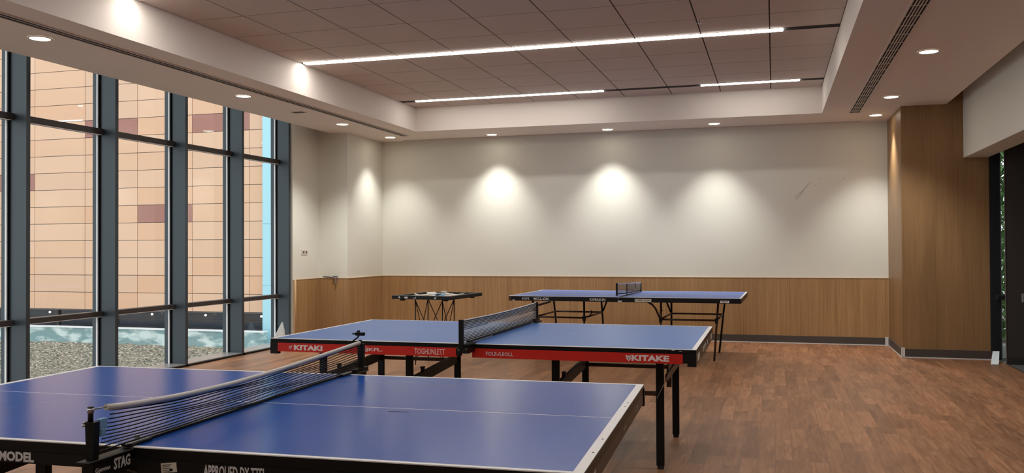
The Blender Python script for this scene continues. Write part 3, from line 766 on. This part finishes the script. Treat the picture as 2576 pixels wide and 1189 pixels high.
# ------------------------------------------------------------------ nets
def net_near():
    t = empty('table_tennis_net'); place(t, -0.4775, 2.2403, 0.0385)
    tag(t, 'sagging black net with a thick white tube top across the nearest table', 'net')
    u = -L/2; vn, vf = -0.150, W+0.150
    zt0, zb0 = 0.893, 0.772
    vt0 = -0.095
    sag = lambda s: 0.030*math.sin(PI*min(1, max(0, s))**0.8)+0.0
    V = lambda s: vt0+(vf-0.03-vt0)*s
    # sleeve
    q = MB(); q.tube([(u+0.004*math.sin(7*s), V(s), zt0-sag(s)) for s in [i/40 for i in range(41)]], 0.0095, 12)
    q.build('top_tube', M['net_grey'], t)
    q = MB(); q.tube([(u, vn+0.002, 0.897), (u, vt0+0.004, 0.894)], 0.0022, 6); q.build('tension_cord', M['steel'], t)
    # cords: 11 horizontal with a little wander, fine verticals between
    q = MB(); n = 11
    def zc_(i, s):
        f = i/(n-1)
        top = zt0-0.012-sag(s); z = zb0+(top-zb0)*f
        return z+0.0022*math.sin(9*s+i*1.3)*math.sin(PI*s)+0.0016*math.sin(23*s+i*0.7)
    S = [i/60 for i in range(61)]
    def vedge(s, f): return vn+0.022+(vf-0.02-vn-0.022)*s + (0.055*f*(1-s)**6)
    for i in range(n):
        f = i/(n-1); r = 0.0019 if 0 < i < n-1 else 0.0024
        q.tube([(u, vedge(s, f), zc_(i, s)) for s in S], r, 4)
    m = 150
    for k in range(m+1):
        s = k/m
        q.tube([(u, vedge(s, 0), zc_(0, s)), (u, vedge(s, 0.5), zc_(5, s)), (u, vedge(s, 1), zc_(n-1, s))], 0.00035, 3)
    q.build('netting', M['net_black'], t)
    q = MB(); q.box(u-0.005, u+0.005, 0.02, W-0.02, T+0.0004, T+0.008); q.build('bottom_strip', M['black'], t)
    # posts
    for sgn, v, top in ((-1, vn, 0.862), (1, vf, 0.886)):
        q = MB(); q.loft([[Vector((u+a*w/2, v+b*0.011, z)) for a, b in ((-1, -1), (1, -1), (1, 1), (-1, 1))] for z, w in ((0.757, 0.024), (top, 0.031))])
        ps = q.build('post', M['black'], t)
        q = MB(); q.cyl((u-0.006, v), 0.0075, top, 0.892, 12); q.build('post_tip', M['black'], ps)
        q = MB(); q.cyl((u-0.006, v), 0.0095, 0.886, 0.9, 12); q.build('cap', M['steel'] if sgn < 0 else M['black'], ps)
        q = MB(); q.cyl((u-0.006, v), 0.0085, 0.9, 0.904, 12); q.build('cap', M['black'], ps)
        # clamp arm under the post and over the table edge
        e = 0.0 if sgn < 0 else W
        q = MB()
        q.loft([[Vector((u+a*0.020, v-sgn*-0.045 if k == 0 else v, z)) for a, z in ((-1, 0.7575), (1, 0.7575), (1, 0.753), (-1, 0.753))] for k in (0, 1)]) if False else None
        v0, v1 = sorted((v+sgn*0.04, e-sgn*0.005)); q.box(u-0.022, u+0.022, v0, v1, 0.7505, 0.7565, bev=0.002)
        v0, v1 = sorted((e+sgn*0.002, v+sgn*0.02)); q.box(u-0.018, u+0.018, v0, v1, 0.700, 0.7505)
        v0, v1 = sorted((e-sgn*0.09, e+sgn*0.01)); q.box(u-0.018, u+0.018, v0, v1, T+0.0005, T+0.010, bev=0.002)
        q.bar((u, e+sgn*0.02, 0.715), (u, e-sgn*0.22, 0.60), 0.03, 0.028)
        cb = q.build('clamp', M['black'], t)
        q = MB(); v0, v1 = sorted((v+sgn*0.03, e-sgn*0.08)); q.box(u+0.0185, u+0.0205, v0, e if sgn < 0 else v1, 0.7515, 0.7535)
        q.box(u+0.006, u+0.009, min(e-sgn*0.085, e+sgn*0.02), max(e-sgn*0.085, e+sgn*0.02), T+0.010, T+0.0115); q.build('edge_trim', M['alu'], cb)
        if sgn < 0:
            text_mesh('lettering', 'STAG', M['letter'], -0.085, -0.015, 0.712, 0.745, u+0.018, cb, 0.03, plane='side')
            text_mesh('lettering', 'Gymnas', M['letter'], -0.16, -0.10, 0.716, 0.733, u+0.018, cb, 0.0, plane='side')
            q = MB(); q.tube([(u-0.03, v, 0.856), (u-0.012, v, 0.862), (u-0.006, v, 0.880)], 0.004, 8)
            q.tube([(u-0.032, v, 0.850), (u-0.012, v, 0.852)], 0.005, 8); q.build('hook', M['steel'], ps)
            q = MB(); q.box(u-0.006, u+0.006, v+0.02, v+0.056, 0.835, 0.865, bev=0.003); q.box(u-0.004, u+0.008, v+0.026, v+0.046, 0.815, 0.836, bev=0.002)
            q.build('tension_buckle', M['card_blue'], ps)
            q = MB(); q.box(u-0.012, u+0.0, 0.045, 0.052, T+0.010, T+0.024); q.build('screw', M['steel'], cb)
        else:
            q = MB(); q.tube([(u-0.05, v-0.0, 0.893), (u-0.02, v, 0.915), (u-0.012, v, 0.925)], 0.004, 6)
            q.box(u-0.03, u+0.018, v-0.008, v+0.008, 0.925, 0.941, bev=0.003); q.box(u-0.045, u-0.028, v-0.004, v+0.004, 0.930, 0.936); q.box(u-0.02, u-0.008, v-0.004, v+0.004, 0.941, 0.95)
            q.build('thumb_screw', M['black'], ps)
            q = MB(); q.bar((u, v-0.09, 0.763), (u, v+0.05, 0.763), 0.03, 0.016); q.build('clamp_plate', M['black'], cb)
    return t
net_near()

def net_mid():
    t = empty('table_tennis_net'); place(t, -0.4269, 5.0932, 0.0055)
    tag(t, 'taut striped net with black end posts across the middle table', 'net')
    u = -L/2; vn, vf = -0.125, W+0.12
    S = [i/30 for i in range(31)]
    V = lambda s: vn+0.014+(vf-vn-0.028)*s
    sag = lambda s: 0.010*math.sin(PI*s)
    q = MB()
    for i in range(13):
        f = i/12; q.tube([(u, V(s), 0.785+(0.902-0.785)*f-sag(s)*f) for s in S], 0.0029, 4)
    for k in range(61):
        s = k/60; q.tube([(u, V(s), 0.785), (u, V(s), 0.902-sag(s))], 0.0005, 3)
    q.build('netting', M['net_black'], t)
    q = MB()
    for i in range(13):
        f = (i+0.5)/13; q.tube([(u+0.0012, V(s), 0.785+(0.902-0.785)*f-sag(s)*f) for s in S], 0.0024, 4)
    q.build('white_cord', M['cap'], t)
    q = MB(); q.tube([(u, V(s), 0.909-sag(s)) for s in S], 0.004, 6); q.build('top_tape', M['cap'], t)
    q = MB(); q.box(u-0.012, u+0.012, 0.0, W, T+0.0005, T+0.018); bs = q.build('bottom_strip', M['black'], t)
    q = MB(); q.box(u+0.0122, u+0.0135, 0.02, 0.45, T+0.004, T+0.007); q.box(u+0.0122, u+0.0135, W-0.1, W-0.02, T+0.004, T+0.007); q.build('edge_trim', M['white'], bs)
    for sgn, v, e in ((-1, vn, 0.0), (1, vf, W)):
        q = MB(); q.loft([[Vector((u+a*0.014, v+b*0.010, z)) for a, b in ((-1, -1), (1, -1), (1, 1), (-1, 1))] for z in (0.752, 0.915)]); q.build('post', M['black'], t)
        q = MB(); v0, v1 = sorted((v+sgn*0.01, e-sgn*0.02)); q.box(u-0.018, u+0.045, v0, e if sgn < 0 else v1, 0.715, 0.752); q.box(u-0.018, u+0.045, min(v0, e), max(v1, e), 0.7605, 0.770) 
        q.box(u-0.03, u+0.0, v-0.012, v+0.012, 0.700, 0.745)
        cb = q.build('clamp', M['black'], t)
        q = MB(); q.tube([(u-0.012, v-0.016, 0.735), (u-0.012, v+0.0, 0.735)], 0.005, 8); q.tube([(u+0.035, v0-0.003 if sgn < 0 else v, 0.742), (u+0.035, v0+0.01, 0.742)], 0.004, 8); q.build('screw', M['steel'], cb)
        if sgn > 0:
            q = MB(); q.bar((u, v-0.10, 0.776), (u, v+0.05, 0.776), 0.03, 0.018); q.bar((u, v+0.01, 0.885), (u+0.04, v+0.30, 0.90), 0.012, 0.016); q.build('arm', M['black'], t)
    return t
net_mid()

def net_far():
    t = empty('table_tennis_net'); place(t, -0.3547, 10.1971, -0.0178)
    tag(t, 'short grey mesh net bent near its front post on the far table', 'net')
    P = [(-1.468, 0.300), (-1.384, 0.511), (-1.345, 1.318)]
    tops = [0.900, 0.893, 0.872]
    q = MB()
    for k in range(2):
        a, b = Vector((P[k][0], P[k][1], 0)), Vector((P[k+1][0], P[k+1][1], 0)); n = 14 if k == 0 else 46
        for i in range(n+1):
            f = i/n; p = a.lerp(b, f); zt_ = tops[k]+(tops[k+1]-tops[k])*f
            q.tube([(p.x, p.y, T+0.028), (p.x, p.y, zt_)], 0.0016, 3)
        for i in range(15):
            g = i/14
            q.tube([(a.x, a.y, T+0.028+(tops[k]-T-0.028)*g), (b.x, b.y, T+0.028+(tops[k+1]-T-0.028)*g)], 0.0016, 3)
    q.build('netting', M['mesh_far'], t)
    q = MB()
    for k in range(2): q.bar((P[k][0], P[k][1], tops[k]+0.004), (P[k+1][0], P[k+1][1], tops[k+1]+0.004), 0.008, 0.020)
    q.build('top_tape', M['white'], t)
    q = MB()
    for k in range(2): q.bar((P[k][0], P[k][1], T+0.020), (P[k+1][0], P[k+1][1], T+0.020), 0.008, 0.010)
    q.build('bottom_strip', M['black'], t)
    q = MB(); q.box(P[0][0]-0.010, P[0][0]+0.010, P[0][1]-0.01, P[0][1]+0.01, T+0.0005, 0.912); q.build('post', M['black'], t)
    q = MB(); q.box(P[1][0]-0.005, P[1][0]+0.005, P[1][1]-0.005, P[1][1]+0.005, T+0.0005, 0.90); q.build('post', M['black'], t)
    q = MB(); q.box(P[2][0]-0.009, P[2][0]+0.009, P[2][1]-0.01, P[2][1]+0.01, T+0.0005, 0.885); q.build('post', M['black'], t)
    q = MB(); q.bar((P[2][0]-0.01, 0.95, 0.828), (P[2][0]-0.01, 0.95, 0.886), 0.006, 0.01); q.build('joint_strip', M['net_black'], t)
    q = MB(); q.box(-1.39, -1.35, 0.02, 1.50, T+0.0004, T+0.003); q.build('base_strip', M['black'], t)
net_far()

# ------------------------------------------------------------------ carrom board on its folding stand
cb_ = [Vector((-4.127, 9.218, 0)), Vector((-3.381, 9.168, 0)), Vector((-3.435, 10.077, 0)), Vector((-4.169, 10.125, 0))]
cc = sum(cb_, Vector())/4
t = empty('carrom_board', (cc.x, cc.y, 0.765), -0.067)
tag(t, 'black framed square game board lying flat on a crossed tube stand', 'game board')
w, d = 0.370, 0.452
q = MB()
for (a, b, c_, e) in ((-w, w, -d, -d+0.055), (-w, w, d-0.055, d), (-w, -w+0.055, -d+0.055, d-0.055), (w-0.055, w, -d+0.055, d-0.055)): q.box(a, b, c_, e, 0.0, 0.040)
q.build('frame', M['black_gloss'], t)
q = MB()
for (a, b, c_, e) in ((-w, w, -d-0.0, -d+0.006), (-w, -w+0.006, -d+0.006, d)): q.box(a, b, c_, e, 0.040, 0.0415)
q.build('frame_edge', M['sill'], t)
q = MB(); q.box(-w+0.055, w-0.055, -d+0.055, d-0.055, 0.006, 0.020); pl = q.build('playing_surface', M['ply'], t)
for sx in (-1, 1):
    for sy in (-1, 1):
        q = MB(); q.cyl((sx*(w-0.085), sy*(d-0.085)), 0.024, 0.020, 0.0206, 20); q.build('pocket', M['black'], pl)
q = MB()
for sx in (-1, 1): q.bar((sx*0.2, -0.26, 0.0207), (sx*0.2, 0.26, 0.0207), 0.004, 0.0008)
for sy in (-1, 1): q.bar((-0.2, sy*0.28, 0.0207), (0.2, sy*0.28, 0.0207), 0.004, 0.0008)
q.cyl((0, 0), 0.08, 0.0202, 0.0208, 28); q.build('marking', M['skirting'], pl)
for b_ in ((-0.21, -0.17, 0.010, 0.030), (0.165, 0.185, 0.008, 0.026), (-0.285, -0.267, 0.012, 0.032)):
    q = MB(); q.box(b_[0], b_[1], -d-0.0012, -d, b_[2], b_[3]); q.build('sticker', M['letter'], t)
q = MB(); q.box(-0.10, -0.072, -d-0.0012, -d, 0.012, 0.018); q.box(-0.072, -0.066, -d-0.0012, -d, 0.012, 0.03); q.build('latch', M['letter'], t)
for sx, sy in ((-0.27, -0.38), (0.27, -0.38), (0.3, 0.3), (-0.27, 0.3)):
    q = MB(); q.cyl((sx, sy), 0.03, -0.018, 0.0, 16, r2=0.036); q.build('pocket_cup', M['black'], t)
Tc = Matrix.Translation((cc.x, cc.y, 0.765)) @ Matrix.Rotation(-0.067, 4, 'Z')
def clutter(name, mat, x, y, rz, lab, cat, sz=(0.07, 0.05), h=0.004, curl=0.02, dz=0.0, grp=None):
    q = MB(); n = 6; R = []
    for i in range(n+1):
        f = i/n-0.5; zz = curl*(2*f)**2
        R.append([Vector((f*2*sz[0], -sz[1], zz)), Vector((f*2*sz[0], sz[1], zz)), Vector((f*2*sz[0], sz[1], zz+h)), Vector((f*2*sz[0], -sz[1], zz+h))])
    q.loft(R); o = q.build(name, mat)
    p = Tc @ Vector((x, y, 0.0210+dz)); o.location = p; o.rotation_euler = (0, 0, rz-0.067)
    tag(o, lab, cat, grp); return o
clutter('paper_sheet', M['paper'], -0.20, -0.02, 0.4, 'leftmost white curled paper on the black framed game board', 'paper', (0.09, 0.06))
clutter('paper_bag', M['paper'], -0.09, 0.12, -0.5, 'puffy white crumpled bag left of the blue card on the game board', 'bag', (0.10, 0.06), 0.014, 0.018)
clutter('card', M['card_blue'], 0.02, -0.02, 0.9, 'light blue card in the middle of the game board', 'card', (0.07, 0.05), 0.004, 0.014)
clutter('paper_sheet', M['paper'], 0.10, 0.24, 0.1, 'white paper strip at the back of the game board', 'paper', (0.12, 0.05))
clutter('paper_sheet', M['paper'], 0.14, -0.27, 0.3, 'white paper nearest the front right corner of the game board', 'paper', (0.08, 0.05))
clutter('paper_sheet', M['paper'], 0.22, 0.06, 0.2, 'rightmost white folded paper on the game board', 'paper', (0.07, 0.04))
clutter('powder_box', M['paper'], -0.12, 0.425, 0.1, 'small white box sitting on the back frame of the game board', 'box', (0.035, 0.012), 0.014, 0.0, 0.0195)
# stand
x0, x1, y0, y1 = -3.965, -3.632, 9.40, 9.785
t = empty('folding_stand', ((x0+x1)/2, (y0+y1)/2, 0)); tag(t, 'black crossed tube stand under the game board', 'stand')
ox, oy = -(x0+x1)/2, -(y0+y1)/2
C4 = [(x0+ox, y0+oy), (x1+ox, y0+oy), (x1+ox, y1+oy), (x0+ox, y1+oy)]
for c in C4:
    q = MB(); q.tube([(c[0], c[1], 0.0), (c[0], c[1], 0.7645)], 0.0065, 8); q.build('leg', M['black'], t)
for i in range(4):
    a, b = C4[i], C4[(i+1) % 4]
    q = MB(); q.tube([(a[0], a[1], 0.74), (b[0], b[1], 0.04)], 0.005, 6); q.build('cross_brace', M['black'], t)
    q = MB(); q.tube([(b[0], b[1], 0.74), (a[0], a[1], 0.04)], 0.005, 6); q.build('cross_brace', M['black'], t)
q = MB()
for i in range(4):
    a, b = C4[i], C4[(i+1) % 4]; q.tube([(a[0], a[1], 0.757), (b[0], b[1], 0.757)], 0.006, 6)
q.build('top_ring', M['black'], t)

# ------------------------------------------------------------------ loose sheets at the floor
def sheet(name, pts, mat, lab, cat, th=0.004):
    P = [Vector(p) for p in pts]; n = (P[1]-P[0]).cross(P[2]-P[0]).normalized()*th
    q = MB(); q.loft([P, [p+n for p in P]]); o = q.build(name, mat); tag(o, lab, cat); return o
sheet('film_sheet', [(2.335, 11.05, 0.001), (2.42, 11.07, 0.001), (2.500, 11.40, 0.113), (2.43, 11.40, 0.113)], M['film'], 'pale blue plastic sheet lying at the foot of the slit window', 'sheet')
q = MB()
q.loft([[Vector(p) for p in ((-6.46, 10.32, 0.032), (-6.40, 10.60, 0.032), (-6.40, 10.60, 0.20), (-6.42, 10.585, 0.345))], [Vector(p) for p in ((-6.462, 10.32, 0.032), (-6.406, 10.60, 0.032), (-6.406, 10.60, 0.20), (-6.426, 10.585, 0.345))]])
q.loft([[Vector(p) for p in ((-6.40, 10.60, 0.001), (-6.44, 10.70, 0.001), (-6.44, 10.68, 0.22), (-6.42, 10.60, 0.345))], [Vector(p) for p in ((-6.404, 10.60, 0.001), (-6.444, 10.70, 0.001), (-6.444, 10.68, 0.22), (-6.424, 10.60, 0.345))]])
q.loft([[Vector(p) for p in ((-6.44, 10.34, 0.001), (-6.40, 10.60, 0.001), (-6.40, 10.60, 0.032), (-6.44, 10.34, 0.032))], [Vector(p) for p in ((-6.444, 10.34, 0.001), (-6.404, 10.60, 0.001), (-6.404, 10.60, 0.032), (-6.444, 10.34, 0.032))]])
o = q.build('film_sheet', M['film']); tag(o, 'folded pale blue plastic sheet standing against the last window post', 'sheet')

# ------------------------------------------------------------------ outside, left: terracotta building
YF = 24.0
bld = empty('building', (-30, YF, -3.6)); tag(bld, 'terracotta panelled building seen through the left glazing', 'building')
ob = Vector((30, -YF, 3.6))
def shift(q): q.v = [tuple(Vector(p)+ob) for p in q.v]; return q
q = MB(); px, pz = 2.09, 0.571; zb = -0.647; g = 0.018
cols = [-24.08+px*i for i in range(-7, 5)]
mauve = set()
def zrow(z): return int((z-zb)//pz)
for ci, zz in ((-1, 3.35), (1, 5.35), (2, 2.25), (3, 5.35), (-2, 6.6), (-1, 3.35)): mauve.add((ci, zrow(zz)))
for i, x in enumerate(cols):
    ci = i-7; xr_ = min(x+px, -15.18)
    if xr_-x < 0.1: continue
    for r in range(24):
        mi = random.choice((0, 1, 1, 2, 3)); 
        if (ci, r) in mauve: mi = 4
        q.box(x+g/2, xr_-g/2, YF, YF+0.06, zb+pz*r+g/2, zb+pz*(r+1)-g/2, mi)
shift(q).build('cladding', M['orange']+[M['mauve']], bld)
q = MB(); q.box(-40, -15.18, YF+0.03, YF+8, zb, zb+pz*24+0.3); q.box(-40, -15.2, YF-0.02, YF+0.07, zb-0.03, zb+0.0); shift(q).build('wall', M['grey_clad'], bld)
q = MB(); q.box(-40, -15.25, YF+0.55, YF+0.65, -3.6, zb); shift(q).build('storefront_glass', M['dark_glass'], bld)
q = MB()
for i in range(10):
    x = -38+i*2.4; q.box(x, x+0.06, YF+0.48, YF+0.55, -3.6, zb)
q.box(-40, -15.25, YF+0.5, YF+0.55, -0.98, -0.94)
shift(q).build('storefront_frame', M['grey_clad'], bld)
tw = empty('building', (-14.2, 23.4, -3.6)); tag(tw, 'pale cyan clad corner tower at the right end of the terracotta building', 'building')
q = MB(); q.box(-15.16+14.2, 1.6, 0.5, 4.0, 0, 17)
for k in range(9): q.box(-15.175+14.2, 1.61, 0.48, 0.5, 0.0+1.9*k+0.02, 0.0+1.9*(k+1)-0.0)
q.build('cladding', M['cyan'], tw)
# parapet wall with printed panorama
pw = empty('parapet_wall', (-28, 23.2, -3.6)); tag(pw, 'low outdoor wall printed with a cloudy city panorama below the terracotta building', 'wall')
q = MB(); q.box(-12, 13.28, 0.0, 0.2, 0, 2.42); q.build('mural', mural_mat('printed city panorama', 1.95), pw)['label'] = 'printed panorama of clouds over a pale city'
q = MB(); q.box(-12, 13.3, -0.03, 0.23, 2.42, 2.455); q.build('coping', M['cap'], pw)
box('terrace', M['ground'], -60, -6.76, -12, 40, -3.75, -3.6, kind='structure')
for i, (x, lab) in enumerate(((-23.774, 'leftmost reflection built as a bulb outside'), (-19.617, 'second reflection from the left built as a bulb outside'), (-17.566, 'third reflection from the left built as a bulb outside'), (-15.514, 'rightmost reflection built as a bulb outside, beside the cyan tower'))):
    t = empty('reflection_bulb', (x*0.998, YF+0.3, zb)); tag(t, lab+' under the terracotta facade', 'lamp', 'reflections built as bulbs outside')
    q = MB(); q.tube([(0, 0, 0), (0, 0, -0.10)], 0.012, 6); q.build('cord', M['black'], t)  # cord and glowing ball made up to imitate reflections in the glass
    q = MB(); q.ball((0, 0, -0.14), 0.036, 0, 12, 8); q.build('bulb', M['bulb'], t)
# outside, right: tree behind the slit window
tr = empty('tree', (4.1, 16.0, -0.2)); tag(tr, 'leafy green tree outside the slit window at the right', 'tree')
q = MB(); q.tube([(0, 0, 0), (0.05, 0, 1.0), (-0.05, 0.05, 2.2)], [0.12, 0.09, 0.05], 10)
for k in range(6):
    a = k*1.05; q.tube([(0, 0, 0.9+0.2*k), (0.5*math.cos(a), 0.5*math.sin(a), 1.5+0.25*k)], [0.04, 0.015], 6)
q.build('trunk', M['bark'], tr)
q = MB()
for k in range(12000):
    th = random.uniform(0, 2*PI); z = random.uniform(0.05, 4.2); rr = 1.15*math.sqrt(random.random())*(1-0.12*abs(z-2))
    c = Vector((rr*math.cos(th), rr*math.sin(th), z)); s = random.uniform(0.03, 0.07)
    R_ = Matrix.Rotation(random.uniform(0, 2*PI), 3, 'Z') @ Matrix.Rotation(random.uniform(-1.2, 1.2), 3, 'X')
    q.face([c+R_ @ Vector(p) for p in ((0, -s*1.6, 0), (s*0.6, 0, 0.01), (0, s*1.6, 0), (-s*0.6, 0, 0.01))])
q.build('foliage', M['leaf'], tr)
box('terrace', M['ground'], 2.6, 12, 13.2, 30, -0.35, -0.2, kind='structure')

# ------------------------------------------------------------------ sky and lights
wd = bpy.data.worlds.new('World'); scene.world = wd; wd.use_nodes = True
bg = wd.node_tree.nodes['Background']; bg.inputs['Color'].default_value = (0.93, 0.97, 1.0, 1); bg.inputs['Strength'].default_value = 1.38

# ------------------------------------------------------------------ camera
cam = bpy.data.cameras.new('Camera'); co = bpy.data.objects.new('Camera', cam); COL.objects.link(co)
cam.sensor_fit = 'HORIZONTAL'; cam.sensor_width = 36; cam.lens = 30.892; cam.clip_start = 0.05; cam.clip_end = 200
Rv = Vector((0.95839855, 0.28539622, -0.0046069)); Uv = Vector((0.00795744, -0.01058143, 0.99991235)); Fv = Vector((-0.28532246, 0.95835121, 0.01241225))
mat = Matrix((Rv, Uv, -Fv)).transposed().to_4x4(); mat.translation = Vector((0, 0, 1.3468))
co.matrix_world = mat; scene.camera = co

scene.view_settings.view_transform = 'Standard'; scene.view_settings.look = 'None'
scene.view_settings.exposure = 0.47; scene.view_settings.gamma = 1.0; scene.view_settings.use_curve_mapping = False
